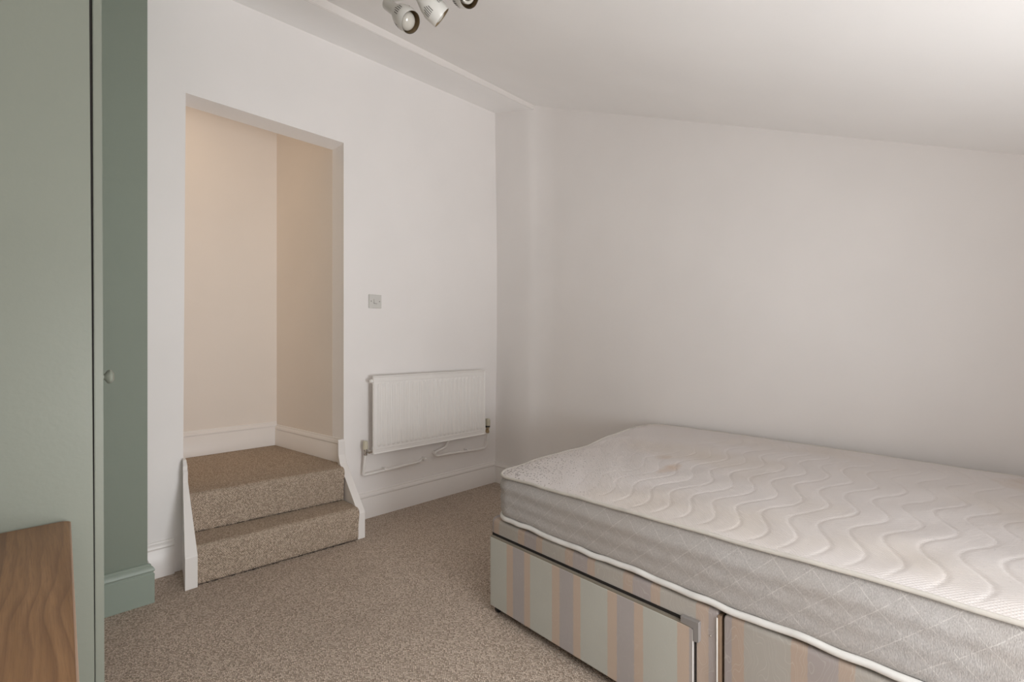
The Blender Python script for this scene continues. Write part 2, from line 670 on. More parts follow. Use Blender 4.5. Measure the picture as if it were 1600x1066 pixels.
# right-hand wall with the soft plaster swelling by the corner
def wallB(u, v):
    Y = YR - 0.1 + u * (YA + 0.05 - YR + 0.1)
    z = -0.05 + v * 3.2
    s = 1 / (1 + math.exp(-(Y - 2.47) / 0.028))
    fade = 0.75 + 0.25 * math.cos(z * 2.0)
    return (XB - 0.043 * s * fade - 0.006 * math.exp(-((Y - 2.30) / 0.09) ** 2) * -1, Y, z)


o = grid('wall_right', wallB, 300, 24, M['wall'])
sm = o.modifiers.new('solid', 'SOLIDIFY')
sm.thickness = 0.10
sm.offset = 1
struct(o, 'plain white wall behind the bed')

struct(obj('wall_left', bx(XL - 0.1, XL, YR - 0.1, 2.7, -0.05, 3.0), M['wall']))
# low wall behind the camera with a window opening
wx0, wx1, wz0, wz1 = 0.60, 1.50, 0.08, 1.25
bm = bmesh.new()
box(bm, XL - .1, wx0, YR - .12, YR, -.05, 1.6)
box(bm, wx1, XB + .1, YR - .12, YR, -.05, 1.6)
box(bm, wx0, wx1, YR - .12, YR, -.05, wz0)
box(bm, wx0, wx1, YR - .12, YR, wz1, 1.6)
struct(obj('wall_front', bm, M['wall']))
wf = bmesh.new()
for a in ((wx0, wx0 + .05, YR - .1, YR - .05, wz0, wz1), (wx1 - .05, wx1, YR - .1, YR - .05, wz0, wz1),
          (wx0, wx1, YR - .1, YR - .05, wz0, wz0 + .05), (wx0, wx1, YR - .1, YR - .05, wz1 - .05, wz1),
          (1.075, 1.125, YR - .1, YR - .05, wz0, wz1)):
    box(wf, *a)
wfo = struct(obj('window_1', wf, M['gloss']))
tg = NT('window_glass')
tg.b.inputs['Transmission Weight'].default_value = 1.0
M['glass'] = tg.out((1, 1, 1, 1), 0.0)
obj('pane', bx(wx0 + .05, wx1 - .05, YR - .078, YR - .072, wz0 + .05, wz1 - .05), M['glass'], wfo)

# ceiling: sloped part
bm = bmesh.new()
ya, yb = YR - 0.15, YBEAM
hexa(bm, [(XL - .1, ya, zc(ya)), (XB + .1, ya, zc(ya)), (XB + .1, yb, zc(yb)), (XL - .1, yb, zc(yb) - .03),
          (XL - .1, ya, zc(ya) + .12), (XB + .1, ya, zc(ya) + .12), (XB + .1, yb, 3.2), (XL - .1, yb, 3.2)])
struct(obj('ceiling', bm, M['ceiling']), 'white ceiling sloping down to the right')
# rooflight frame in the slope above and behind the camera
bm = bmesh.new()
tx, ty = Vector((1, 0, 0)), Vector((0, 0.9218, 0.3877))
for (a0, a1, b0, b1) in ((-.62, -.56, -.47, .47), (.56, .62, -.47, .47), (-.56, .56, -.47, -.41), (-.56, .56, .41, .47)):
    q = [SKC - SKN * .012 + tx * a_ + ty * b_ for a_, b_ in ((a0, b0), (a1, b0), (a1, b1), (a0, b1))]
    hexa(bm, [p_ + SKN * .02 for p_ in q] + [p_ - SKN * .03 for p_ in q])
struct(obj('window_2', bm, M['gloss']))
# dropped strip along the doorway wall
bm = bmesh.new()
xa, xb = XL - .1, XB + .02
hexa(bm, [(xa, YBEAM, zbeam(xa)), (xb, YBEAM, zbeam(xb) - .004), (xb, YA + .02, 3.022), (xa, YA + .02, 2.94),
          (xa, YBEAM, 3.2), (xb, YBEAM, 3.2), (xb, YA + .02, 3.2), (xa, YA + .02, 3.2)])
struct(obj('ceiling_drop', bm, M['ceiling']), 'white dropped ceiling strip along the doorway wall')
bpy.data.objects['ceiling_drop'].name = 'trim_1'
bm = bmesh.new()
hexa(bm, [(xa, YBEAM - .006, zbeam(xa) + .001), (xb, YBEAM - .004, zbeam(xb) - .003), (xb, YBEAM + .01, zbeam(xb) - .003), (xa, YBEAM + .01, zbeam(xa) + .001),
          (xa, YBEAM - .006, zbeam(xa) + .06), (xb, YBEAM - .004, zbeam(xb) + .05), (xb, YBEAM + .01, zbeam(xb) + .05), (xa, YBEAM + .01, zbeam(xa) + .06)])
struct(obj('trim_2', bm, M['gloss']), 'thin bright white lip where the strip meets the sloped ceiling')

# hallway beyond the steps
ZP = 0.385
YN = 3.74
bm = bmesh.new()
box(bm, -0.9, 1.6, YN, YN + .1, 0.2, 3.0)
struct(obj('wall_hallway_back', bm, M['hall']), 'cream lit wall at the back of the stair recess')
bm = bmesh.new()
hexa(bm, [(XD1 - .0155, YA + T - .001, 0.0), (XD1 + .12, YA + T - .001, 0.0), (XD1 + .05, YN + .02, 0.0), (1.283, YN + .02, 0.0),
          (XD1 - .0155, YA + T - .001, 3.0), (XD1 + .12, YA + T - .001, 3.0), (XD1 + .05, YN + .02, 3.0), (1.283, YN + .02, 3.0)])
struct(obj('wall_hallway_right', bm, M['hall']), 'shaded cream side wall of the stair recess')
struct(obj('wall_hallway_left', bx(-.9, -.8, YA + T, YN + .1, 0.2, 3.0), M['hall']))
struct(obj('ceiling_hallway', bx(-.9, 1.6, YA + T, YN + .1, 2.75, 2.85), M['ceiling']))


# green chimney wall
YG = 2.625
struct(obj('wall_left_alcove', bx(XL - .05, 0.363, YG, YA + .01, 0.0, 3.1), M['green_wall'], bevel=0.003),
       'sage green painted wall projecting beside the wardrobe')


# ------------------------------------------------------------------ skirting
def skirt_prof(h, t=0.018):
    """(out, z) profile of an ogee skirting board"""
    k = t / 0.018
    return [(0, 0), (t, 0), (t, h - .044), (t - .003 * k, h - .040), (t - .003 * k, h - .035), (t + .001 * k, h - .030), (t, h - .022),
            (t - .005 * k, h - .013), (t - .009 * k, h - .009), (t - .009 * k, h - .004), (t - .012 * k, h), (0, h)]


def skirting(name, p0, p1, nrm, h, z0=0.0, mat=None, t=0.018, label=None, miter=(0, 0)):
    p0, p1, nrm = Vector(p0), Vector(p1), Vector(nrm)
    d = (p1 - p0).normalized()
    bm = bmesh.new()
    A, B = [], []
    for o_, z in skirt_prof(h, t):
        A.append(bm.verts.new((*(p0 + nrm * o_ - d * miter[0] * o_), z0 + z)))
        B.append(bm.verts.new((*(p1 + nrm * o_ + d * miter[1] * o_), z0 + z)))
    n = len(A)
    bm.faces.new(A)
    bm.faces.new(B[::-1])
    for i in range(n):
        bm.faces.new((A[i], B[i], B[(i + 1) % n], A[(i + 1) % n]))
    return struct(obj(name, bm, mat or M['gloss'], None, 'auto'), label)


skirting('baseboard_back_right', (1.382, YA), (XB - .043, YA), (0, -1), 0.170, label='white skirting board under the radiator')
skirting('baseboard_back_left', (0.363, YA), (0.502, YA), (0, -1), 0.173, label='short white skirting board between green wall and steps')
skirting('baseboard_right', (XB - .043, YA), (XB - .043, 2.2), (-1, 0), 0.166, label='white skirting board in the corner behind the bed')
skirting('baseboard_hallway_back', (-.8, YN), (1.283, YN), (0, -1), 0.172, ZP, label='white skirting board at the back of the stair recess')
dv = Vector((1.283 - (XD1 - .015), YN - (YA + T), 0)).normalized()
skirting('baseboard_hallway_right', (XD1 - .0005, YA + .012), (1.285, YN - .001), (-dv.y, dv.x), 0.150, ZP, t=0.02,
         label='white skirting board on the side wall of the stair recess')
skirting('baseboard_left_alcove', (XL, YG), (0.363, YG), (0, -1), 0.172, mat=M['green_skirt'], t=0.022, miter=(0, 1),
         label='sage green skirting board at the foot of the green wall')
skirting('baseboard_alcove_return', (0.363, YA), (0.363, YG), (1, 0), 0.172, mat=M['gloss'], t=0.014)

# ------------------------------------------------------------------ carpeted steps
steps = empty('carpeted_steps', (0.95, 2.7, 0), 'two brown carpeted steps with white side boards leading up through the doorway', 'steps')


def world_child(o, parent):
    o.parent = parent
    o.matrix_parent_inverse = Matrix.Translation(-Vector(parent.location)) if parent.rotation_euler.z == 0 else parent.matrix_basis.inverted()
    return o


def step_mesh(name, xl, xr, yl, yr, z0, z1, yend, nose=0.012, r=0.03, mat=None):
    """carpet wrapped over one step: riser bulging into a rounded nose, then the tread"""
    prof = [(0.004, 0.0), (0.0, 0.008), (-0.002, 0.02), (0.0, (z1 - z0) * 0.35), (-nose * 0.5, (z1 - z0) * 0.62)]
    hz = z1 - z0
    for k in range(9):
        a = k / 8 * PI / 2
        prof.append((-nose + r - r * math.cos(a), hz - r + r * math.sin(a)))
    nx = 60
    bm = bmesh.new()
    rows = []
    for i in range(nx + 1):
        u = i / nx
        x = xl + (xr - xl) * u
        y0 = yl + (yr - yl) * u
        rr = []
        sag = 0.0022 * math.sin(u * 17) + 0.0012 * math.sin(u * 41 + 1)
        for k, (a, z) in enumerate(prof):
            rr.append(bm.verts.new((x, y0 + a + sag * (0.4 + z / hz), z0 + z)))
        for s in (0.08, 0.3, 0.6, 1.0):
            yy = y0 + (yend - y0) * s
            rr.append(bm.verts.new((x, max(yy, y0 + r), z1 - (0.0012 * math.sin(u * 9 + s * 5)))))
        rr.append(bm.verts.new((x, yend, z0 - 0.001)))
        rows.append(rr)
    for A, B in zip(rows, rows[1:]):
        for k in range(len(A)):
            k2 = (k + 1) % len(A)
            bm.faces.new((A[k], B[k], B[k2], A[k2]))
    bm.faces.new(rows[0])
    bm.faces.new(rows[-1][::-1])
    return obj(name, bm, mat or M['step_carpet'], None, 'auto')


world_child(step_mesh('step', 0.551, 1.337, 2.640, 2.590, 0.004, 0.186, 2.86), steps)
world_child(step_mesh('step', 0.553, 1.338, 2.838, 2.776, 0.186, ZP, 3.0), steps)
# landing carpet continues behind the opening
bm = bmesh.new()
prism(bm, [(.553, 2.8755, 0), (1.3865, 2.8755, 0), (1.371, 3.0, 0), (1.280, YN - .004, 0), (-.8, YN - .004, 0), (-.8, 3.001, 0), (.553, 3.001, 0)], (0, 0, 0.20), (0, 0, ZP - .0015))
world_child(obj('landing', bm, M['step_carpet']), steps)


def side_board(name, prof, x0b, x1b, dxdy=0.0, dxi=None):
    dxi = dxdy if dxi is None else dxi
    """board profile in (y, z); x from x0b to x1b, drifting with y"""
    bm = bmesh.new()
    y0 = prof[0][0]
    A = [bm.verts.new((x0b + (y - y0) * dxdy, y, z)) for y, z in prof]
    B = [bm.verts.new((x1b + (y - y0) * dxi, y, z)) for y, z in prof]
    n = len(prof)
    bm.faces.new(A)
    bm.faces.new(B[::-1])
    for i in range(n):
        bm.faces.new((A[i], B[i], B[(i + 1) % n], A[(i + 1) % n]))
    return world_child(obj(name, bm, M['gloss'], None, False, 0.0015, 1), steps)


side_board('side_board', [(2.620, 0), (2.620, .148), (2.628, .158), (2.812, .452), (2.812, .500), (2.822, .512), (2.822, .530),
                          (2.845, .556), (2.873, .562), (2.873, 0)], 0.500, 0.5505, 0.15, -0.005)
side_board('side_board', [(2.592, 0), (2.592, .148), (2.600, .160), (2.845, .392), (2.868, .440), (2.868, .520), (2.874, .536), (2.8745, 0)],
           1.3375, 1.382, 0.04)
# thin inner casing of the left jamb up to the landing
# frayed dark edge tufts at the foot of the risers
bm = bmesh.new()
rnd = random.Random(3)
for (ya_, yb_, zz) in ((2.640, 2.590, 0.0), (2.838, 2.776, 0.186)):
    for i in range(150):
        u = rnd.random()
        x = 0.556 + 0.776 * u
        y = ya_ + (yb_ - ya_) * u
        a = rnd.uniform(-1.2, 1.2)
        L = rnd.uniform(.004, .010)
        tube(bm, [(x, y + .002, zz + .001), (x + L * math.sin(a) * .7, y - L * .35, zz + .003 + rnd.random() * .002),
                  (x + L * math.sin(a) * 1.6, y - L * .6, zz + .0015)], .0009, 3)
fr = world_child(obj('frayed_edge', bm, M['dark']), steps)
fr['kind'] = 'stuff'

# ------------------------------------------------------------------ wardrobe
XW, YW = 0.131, 1.577
ward = empty('built_in_wardrobe', (-.35, 2.05, 0), 'tall pale sage green wardrobe seen from its side, with a small round knob', 'wardrobe')
bm = bx(-.88, XW - .0235, YW, 2.58, 0.0, 2.42)
bmesh.ops.bevel(bm, geom=list(bm.edges), offset=.0012, segments=1, affect='EDGES')
# slight lean of the joinery
for v_ in bm.verts:
    if v_.co.x > 0:
        v_.co.x -= (v_.co.z - 1.1) * 0.006
car = world_child(obj('side_panel', bm, M['green']), ward)
bm = bx(XW - .0165, XW + .001, YW, 2.07, 0.05, 2.40)
bmesh.ops.bevel(bm, geom=list(bm.edges), offset=.0015, segments=2, affect='EDGES')
for v_ in bm.verts:
    v_.co.x -= max(0, (v_.co.z - 1.1)) * 0.006
door = world_child(obj('door', bm, M['green']), ward)
bm = bx(XW - .0165, XW + .001, 2.074, 2.57, 0.05, 2.40)
for v_ in bm.verts:
    v_.co.x -= max(0, (v_.co.z - 1.1)) * 0.006
world_child(obj('door', bm, M['green'], bevel=.0015), ward)
bm = bx(XW - .026, XW - .014, YW + .006, 2.56, 0.052, 2.39)  # dark strip added in the door gap, standing in for its shade
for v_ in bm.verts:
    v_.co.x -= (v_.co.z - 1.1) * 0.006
world_child(obj('door_gap_shade', bm, M['dark']), ward)
kn = lathe_obj('knob', [(0, -.001), (.008, -.001), (.007, .004), (.010, .007), (.0165, .011), (.0185, .016), (.0165, .021), (.009, .0245), (0, .0255)],
               (XW, 1.645, 1.056), (1, 0, 0), M['green'], None, 32)
kn.parent = door
kn.matrix_parent_inverse = (Matrix.Translation((-Vector(ward.location)))).inverted() @ Matrix.Translation(-Vector(ward.location))

# ------------------------------------------------------------------ desk
desk = empty('wooden_desk', (0.067, 1.567, 0), 'walnut topped desk with rounded corners against the green wardrobe', 'desk')
bm = bmesh.new()
pts = []
x0, x1, y0, y1, r = -.56, 0.0, -0.95, 0.0, 0.018
for cx, cy, a0 in ((x1 - r, y0 + r, -90), (x1 - r, y1 - r, 0), (x0 + r, y1 - r, 90), (x0 + r, y0 + r, 180)):
    for k in range(7):
        a = math.radians(a0 + k * 15)
        pts.append((cx + r * math.cos(a) + .033 * (cy + r * math.sin(a)), cy + r * math.sin(a), 0))
prism(bm, pts, (0, 0, .698), (0, 0, .7195))
top = obj('desk_top', bm, M['wood'], desk)
bm = bmesh.new()
n = len(pts)
rings = []
cxm, cym = (x0 + x1) / 2, (y0 + y1) / 2
for off, z in ((-.0015, .7198), (.0004, .7198), (.0012, .719), (.0012, .6985), (.0, .6975), (-.0015, .6975)):
    rr = []
    for i, p in enumerate(pts):
        a = Vector(pts[(i + 1) % n]) - Vector(pts[i - 1])
        nr = Vector((a.y, -a.x, 0)).normalized()
        rr.append(bm.verts.new((p[0] + nr.x * off, p[1] + nr.y * off, z)))
    rings.append(rr)
for A, B in zip(rings, rings[1:]):
    for k in range(n):
        bm.faces.new((A[k], A[(k + 1) % n], B[(k + 1) % n], B[k]))
obj('edge_band', bm, M['woodedge'], desk, 'auto')
obj('apron', bx(x0 + .05, x1 - .05, y1 - .07, y1 - .05, .61, .698), M['wood'], desk)
obj('apron', bx(x0 + .05, x1 - .05, y0 + .05, y0 + .07, .61, .698), M['wood'], desk)
for lx in (x0 + .03, x1 - .07):
    for ly in (y0 + .03, y1 - .07):
        bm = bmesh.new()
        hexa(bm, [(lx + .008, ly + .008, 0), (lx + .032, ly + .008, 0), (lx + .032, ly + .032, 0), (lx + .008, ly + .032, 0),
                  (lx, ly, .698), (lx + .04, ly, .698), (lx + .04, ly + .04, .698), (lx, ly + .04, .698)])
        obj('leg', bm, M['wood'], desk, bevel=.003)

# ------------------------------------------------------------------ radiator
rad = empty('radiator', (2.02, YA, 0.42), 'white single panel radiator with fluted front, fixed low on the wall', 'radiator')
RX0, RX1, RZ0, RZ1 = 1.543, 2.503, .421, .926
RY = 2.787
pitch = (RX1 - RX0 - .05) / 26


def rad_front(u, v):
    x = RX0 + u * (RX1 - RX0)
    z = RZ0 + v * (RZ1 - RZ0)
    cx = (x - RX0 - .025) / pitch
    k = math.floor(cx)
    d = 0.0
    if 0 <= k < 26:
        dx = (cx - k - .5) * pitch
        zt_, zb_ = RZ1 - .052, RZ0 + .052
        hw = .0095
        if z > zt_ - hw:
            dd = math.hypot(dx, z - (zt_ - hw))
        elif z < zb_ + hw:
            dd = math.hypot(dx, z - (zb_ + hw))
        else:
            dd = abs(dx)
        s = max(0.0, min(1.0, (hw + .0045 - dd) / .007))
        d = .0065 * s * s * (3 - 2 * s)
    e = min(x - RX0, RX1 - x, z - RZ0, RZ1 - z)
    if e < .010:
        d += .0055 * (1 - max(0, e - .004) / .006) if e > .004 else .0055
    if e < .0008:
        d = -.008
    return (x, RY - d + .004, z)


o = grid('front_panel', rad_front, 420, 130, M['rad'])
world_child(o, rad)
world_child(obj('back_panel', bx(RX0 + .012, RX1 - .012, RY + .006, RY + .016, RZ0 + .012, RZ1 - .012), M['rad'], None, False, .003), rad)
for z in (RZ0 + .035, RZ1 - .035):
    bm = bmesh.new()
    tube(bm, [(RX0 + .004, RY + .018, z), (RX1 - .004, RY + .018, z)], .0155, 12)
    world_child(obj('header_tube', bm, M['rad'], None, 'auto'), rad)
bm = bmesh.new()
lathe(bm, [(0, -.001), (.011, -.001), (.012, .004), (.012, .014), (.008, .016), (.008, .020), (0, .021)], (RX0 + .003, RY + .018, RZ1 - .033), (-1, 0, 0), 20)
world_child(obj('air_vent_plug', bm, M['rad'], None, 'auto'), rad)
for x in (1.72, 2.33):
    bm = bmesh.new()
    box(bm, x - .012, x + .012, RY + .015, YA - .001, RZ0 + .06, RZ0 + .075)
    box(bm, x - .012, x + .012, YA - .004, YA - .001, RZ0 + .06, RZ1 - .06)
    box(bm, x - .012, x + .012, RY + .015, YA - .001, RZ1 - .09, RZ1 - .075)
    world_child(obj('wall_bracket', bm, M['rad']), rad)
# left valve
VY = 2.825
vl = world_child(lathe_obj('valve', [(0, 0), (.008, 0), (.012, .003), (.012, .012), (.008, .014), (.009, .02), (.009, .03), (.012, .032), (.012, .044), (0, .045)],
                           (1.508, VY, .418), (0, 0, 1), M['chrome'], None, 20), rad)
vl['label'] = 'chrome lockshield valve with a cream cap'


def sub(o, parent):
    o.parent = parent
    o.matrix_parent_inverse = (Matrix.Translation(rad.location) @ parent.matrix_parent_inverse).inverted()
    return o


sub(lathe_obj('valve_cap', [(0, .042), (.0155, .042), (.016, .046), (.0145, .088), (.012, .094), (0, .096)], (1.508, VY, .418), (0, 0, 1), M['cream'], None, 24), vl)
sub(lathe_obj('union_nut', [(0, 0), (.008, 0), (.008, .008), (.0125, .009), (.0125, .022), (.009, .024), (.009, .034), (0, .034)], (1.514, VY - .006, .441), (1, -.35, 0), M['chrome'], None, 6, False), vl)
vr = world_child(lathe_obj('valve', [(0, 0), (.009, 0), (.013, .003), (.013, .018), (.010, .02), (.011, .036), (.0155, .040), (.0155, .050), (0, .051)],
                           (2.560, VY, .420), (0, 0, 1), M['brass'], None, 20), rad)
vr['label'] = 'brass valve body with a dark collar and cream cap'
sub(lathe_obj('valve_collar', [(0, .048), (.019, .048), (.019, .060), (0, .060)], (2.560, VY, .420), (0, 0, 1), M['black'], None, 24), vr)
bm = bmesh.new()
lathe(bm, [(0, .059), (.0185, .059), (.0195, .064), (.018, .108), (.015, .114), (0, .115)], (2.560, VY, .420), (0, 0, 1), 24)
for k in range(14):
    a = k / 14 * 2 * PI
    c0 = Vector((2.560 + .0185 * math.cos(a), VY + .0185 * math.sin(a), .0))
    box(bm, c0.x - .0016, c0.x + .0016, c0.y - .0016, c0.y + .0016, .420 + .066, .420 + .104)
sub(obj('valve_cap', bm, M['cream'], None, 'auto'), vr)
sub(lathe_obj('union_nut', [(0, 0), (.008, 0), (.008, .012), (.0125, .013), (.0125, .028), (.009, .03), (.009, .05), (0, .05)], (2.553, VY, .441), (-1, -.25, 0), M['brass'], None, 6, False), vr)
PY = 2.838
bm = bmesh.new()
tube(bm, smooth_path([(1.508, VY, .420), (1.503, PY - .01, .36), (1.499, PY, .292), (1.58, PY, .292), (1.80, PY, .300), (1.93, PY + .002, .302), (1.985, YA + .01, .312)], .016), .0092, 12)
world_child(obj('pipe', bm, M['rad'], None, 'auto'), rad)
bm = bmesh.new()
tube(bm, smooth_path([(2.560, VY, .422), (2.556, PY - .006, .36), (2.548, PY, .302), (2.46, PY, .302), (2.18, PY, .317), (2.07, PY, .318), (2.055, PY + .003, .345), (2.12, PY, .362),
                      (2.150, PY - .01, .375), (2.160, PY - .03, .425), (2.162, RY + .02, .46)], .022), .0092, 12)
world_child(obj('pipe', bm, M['rad'], None, 'auto'), rad)
for x, z in ((1.655, .297), (2.36, .309), (1.972, .312), (2.062, .338)):
    bm = bmesh.new()
    box(bm, x - .005, x + .005, PY - .006, YA - .001, z - .003, z + .014)
    tube(bm, [(x - .006, PY, z), (x + .006, PY, z)], .0115, 12)
    world_child(obj('pipe_clip', bm, M['rad'], None, 'auto'), rad)

# ------------------------------------------------------------------ light switch
sw = empty('light_switch', (1.601, YA, 1.41), 'small square white light switch between doorway and radiator', 'light switch')
sw_plate = world_child(obj('plate', bx(1.556, 1.646, YA - .0095, YA, 1.366, 1.455), M['switch'], None, False, .002, 2), sw)
bm = bmesh.new()
hexa(bm, [(1.5905, YA - .0135, 1.398), (1.6115, YA - .0135, 1.398), (1.6115, YA - .008, 1.398), (1.5905, YA - .008, 1.398),
          (1.5905, YA - .0100, 1.424), (1.6115, YA - .0100, 1.424), (1.6115, YA - .008, 1.424), (1.5905, YA - .008, 1.424)])
world_child(obj('rocker', bm, M['switch'], None, False, .0008, 1), sw)
bm = bmesh.new()
box(bm, 1.5885, 1.5905, YA - .0100, YA - .0092, 1.396, 1.426)
box(bm, 1.5885, 1.6135, YA - .0100, YA - .0092, 1.394, 1.3965)
world_child(obj('rocker_gap', bm, M['grey']), sw)
for x in (1.571, 1.631):
    bm = bmesh.new()
    lathe(bm, [(0, 0), (.0034, 0), (.0034, .0012), (.0022, .0018), (0, .0016)], (x, YA - .0092, 1.411), (0, -1, 0), 14)
    world_child(obj('screw', bm, M['grey'], None, 'auto'), sw)

# ------------------------------------------------------------------ divan bed
BR = math.radians(-1.9)
BX, BY = 1.385, 1.508
BW, BL = 1.285, 1.93
bed = empty('divan_bed_base', (BX, BY, 0), 'double divan bed base in faded vertical striped ticking with a front drawer', 'bed', BR)
ZB0, ZB1 = .045, .3975


def divan_half(name, ya_, yb_, rc0, rc1):
    """box with rounded vertical corners (rc0 at the ya_ end, rc1 at the yb_ end) and a softened top edge"""
    pts = []
    for cx, cy, r, a0 in ((0, ya_, rc0, 90), (0, yb_, rc1, 180), (BW, yb_, rc1, 270), (BW, ya_, rc0, 0)):
        sx = 1 if cx == 0 else -1
        sy = -1 if cy == ya_ else 1
        for k in range(7):
            a = math.radians(a0 + k * 15)
            pts.append((cx + sx * r + r * math.cos(a), cy + sy * r + r * math.sin(a)))
    # subdivide straight runs is not needed: walls are flat
    n = len(pts)
    bm = bmesh.new()
    rings = []
    mx = BW / 2
    my = (ya_ + yb_) / 2
    for z, ins in ((ZB0, .004), (ZB0 + .004, 0), (ZB1 - .016, 0), (ZB1 - .008, .002), (ZB1 - .003, .006), (ZB1, .013)):
        rr = []
        for x, y in pts:
            d = Vector((mx - x, my - y))
            rr.append(bm.verts.new((x + ins * (1 if x < mx else -1), y + ins * (1 if y < my else -1), z)))
        rings.append(rr)
    for A, B in zip(rings, rings[1:]):
        for k in range(n):
            bm.faces.new((A[k], A[(k + 1) % n], B[(k + 1) % n], B[k]))
    bm.faces.new(rings[0][::-1])
    bm.faces.new(rings[-1])
    return obj(name, bm, M['base_fab'], bed, 'auto')


head = divan_half('head_half', 0.012, -.970, .035, .004)
foot = divan_half('foot_half', -.986, -BL, .004, .035)
foot.location.z = 0
# raw board edge and piping strip at the joint between the halves
obj('joint_board', bx(-.001, .30, -.979, -.970, ZB0, ZB1 - .012), M['rawwood'], bed)
bm = bmesh.new()
tube(bm, [(-.0015, -.968, ZB0), (-.0015, -.968, ZB1 - .02)], .0022, 6)
obj('joint_piping', bm, M['pip_bot'], bed, 'auto')
obj('joint_board', bx(.012, .30, -.986, -.982, ZB0, ZB1 - .012), M['dark'], bed)

# drawer: dark recess then the front, slightly proud
DY0, DY1, DZ1 = -.012, -.903, .326
dr = obj('drawer', bx(-.015, -.003, DY1, DY0, ZB0 - .008, DZ1), M['drawer_fab'], bed, False, .003, 2)
dr['label'] = 'drawer front in clean striped ticking'
obj('board_edge', bx(-.0142, -.001, DY1 + .003, DY0 - .003, DZ1 - .004, DZ1 + .0035), M['edge'], dr)
# dark slot behind the drawer's top and end
bm = bmesh.new()
box(bm, -.0022, .001, DY1 - .006, DY0 + .0, DZ1 + .002, DZ1 + .013)
box(bm, -.0022, .001, DY1 - .006, DY1 - .001, ZB0, DZ1 + .013)
obj('drawer_gap', bm, M['dark'], bed)
bm = bmesh.new()
box(bm, -.0158, -.0125, DY1 - .0016, DY1 + .0005, ZB0, DZ1 - .004)
obj('edge_piping', bm, M['pip_bot'], dr)
# grey plastic corner bracket
bm = bmesh.new()
L = [(0, DY1 + .036, DZ1 + .003), (0, DY1 + .036, DZ1 + .021), (0, DY1 - .019, DZ1 + .023), (0, DY1 - .019, DZ1 - .034), (0, DY1 - .003, DZ1 - .036), (0, DY1 - .003, DZ1 + .002)]
prism(bm, L, (-.0165, 0, 0), (-.0005, 0, 0))
o = obj('corner_bracket', bm, M['grey'], bed, False, .001, 1)
o['label'] = 'grey plastic corner bracket'
bm = bmesh.new()
lathe(bm, [(0, 0), (.0028, 0), (.0022, .001), (0, .0014)], (-.0005, DY1 - .046, DZ1 - .008), (-1, 0, 0), 12)
obj('staple', bm, M['chrome'], bed, 'auto')
# castors
for cx_, cy_ in ((.035, -.03), (.035, -.93), (.035, -1.03), (.035, -1.88), (BW - .06, -.03), (BW - .06, -.93), (BW - .06, -1.03), (BW - .06, -1.88)):
    bm = bmesh.new()
    lathe(bm, [(0, -.009), (.014, -.009), (.019, -.006), (.0195, .006), (.014, .009), (0, .009)], (cx_ - .015, cy_, .0195), (0, 1, 0), 20)
    o = obj('castor', bm, M['black'], bed, 'auto')
    bm = bmesh.new()
    box(bm, cx_ - .012, cx_ + .006, cy_ - .012, cy_ + .012, .022, ZB0 + .003)
    obj('castor_stem', bm, M['black'], o)

# ------------------------------------------------------------------ mattress
matt = empty('mattress', (BX, BY, 0), 'white quilted mattress with grey sides and mould specks, lying on the divan bed base', 'mattress', BR)
MX0, MX1, MY0, MY1 = .004, 1.308, -.018, -1.90
RC = .085
MZ0 = .406


def interp(t_, P):
    if t_ <= P[0][0]:
        return P[0][1]
    for (a, va), (b, vb) in zip(P, P[1:]):
        if t_ <= b:
            s = (t_ - a) / (b - a)
            s = s * s * (3 - 2 * s)
            return va + (vb - va) * s
    return P[-1][1]


EX = [(0, .590), (.10, .596), (.33, .610), (.60, .611), (.86, .640), (1.08, .653), (1.31, .650)]      # head end edge, by x
EY0 = [(0, .590), (.25, .598), (.55, .603), (1.0, .611), (1.35, .618), (1.9, .615)]                   # near edge, by -y
EY1 = [(0, .651), (.5, .652), (1.0, .648), (1.5, .641), (1.9, .635)]                                  # wall edge


def ztop(x, y):
    u = max(0, min(1, (x - MX0) / (MX1 - MX0)))
    d = -y
    base = (1 - u) * interp(d, EY0) + u * interp(d, EY1)
    # the head end's own wavy edge fades out along the bed
    lin = (1 - u) * EX[0][1] + u * EX[-1][1]
    base += (interp(x, EX) - lin) * math.exp(-d / .30)
    return base


def quilt(x, y):
    """distance to the nearest wavy quilting line (lines run across the bed)"""
    Y = y - .031 * math.sin(2 * PI * (x - .17) / .325) * 1.0
    Y += .004 * math.sin(5 * x + 1) + .006 * math.sin(3.1 * y)
    k = Y / .0735
    f = abs(k - round(k)) * .0735
    sl = .031 * 2 * PI / .325 * math.cos(2 * PI * (x - .17) / .325)
    return f / math.sqrt(1 + sl * sl)


def corner_map(u, v):
    """unit square to rounded rectangle"""
    W_, L_ = MX1 - MX0, MY0 - MY1
    x, y = u * W_, v * L_
    cx_ = min(max(x, RC), W_ - RC)
    cy_ = min(max(y, RC), L_ - RC)
    dx, dy = x - cx_, y - cy_
    if dx != 0 and dy != 0:
        m = max(abs(dx), abs(dy))
        l_ = math.hypot(dx, dy)
        dx *= m / l_
        dy *= m / l_
        x, y = cx_ + dx, cy_ + dy
    e = RC - math.hypot(dx, dy) if (dx != 0 or dy != 0) else 1
    e = min(e, x, W_ - x, y, L_ - y)
    return MX0 + x, MY0 - y, max(0, e)


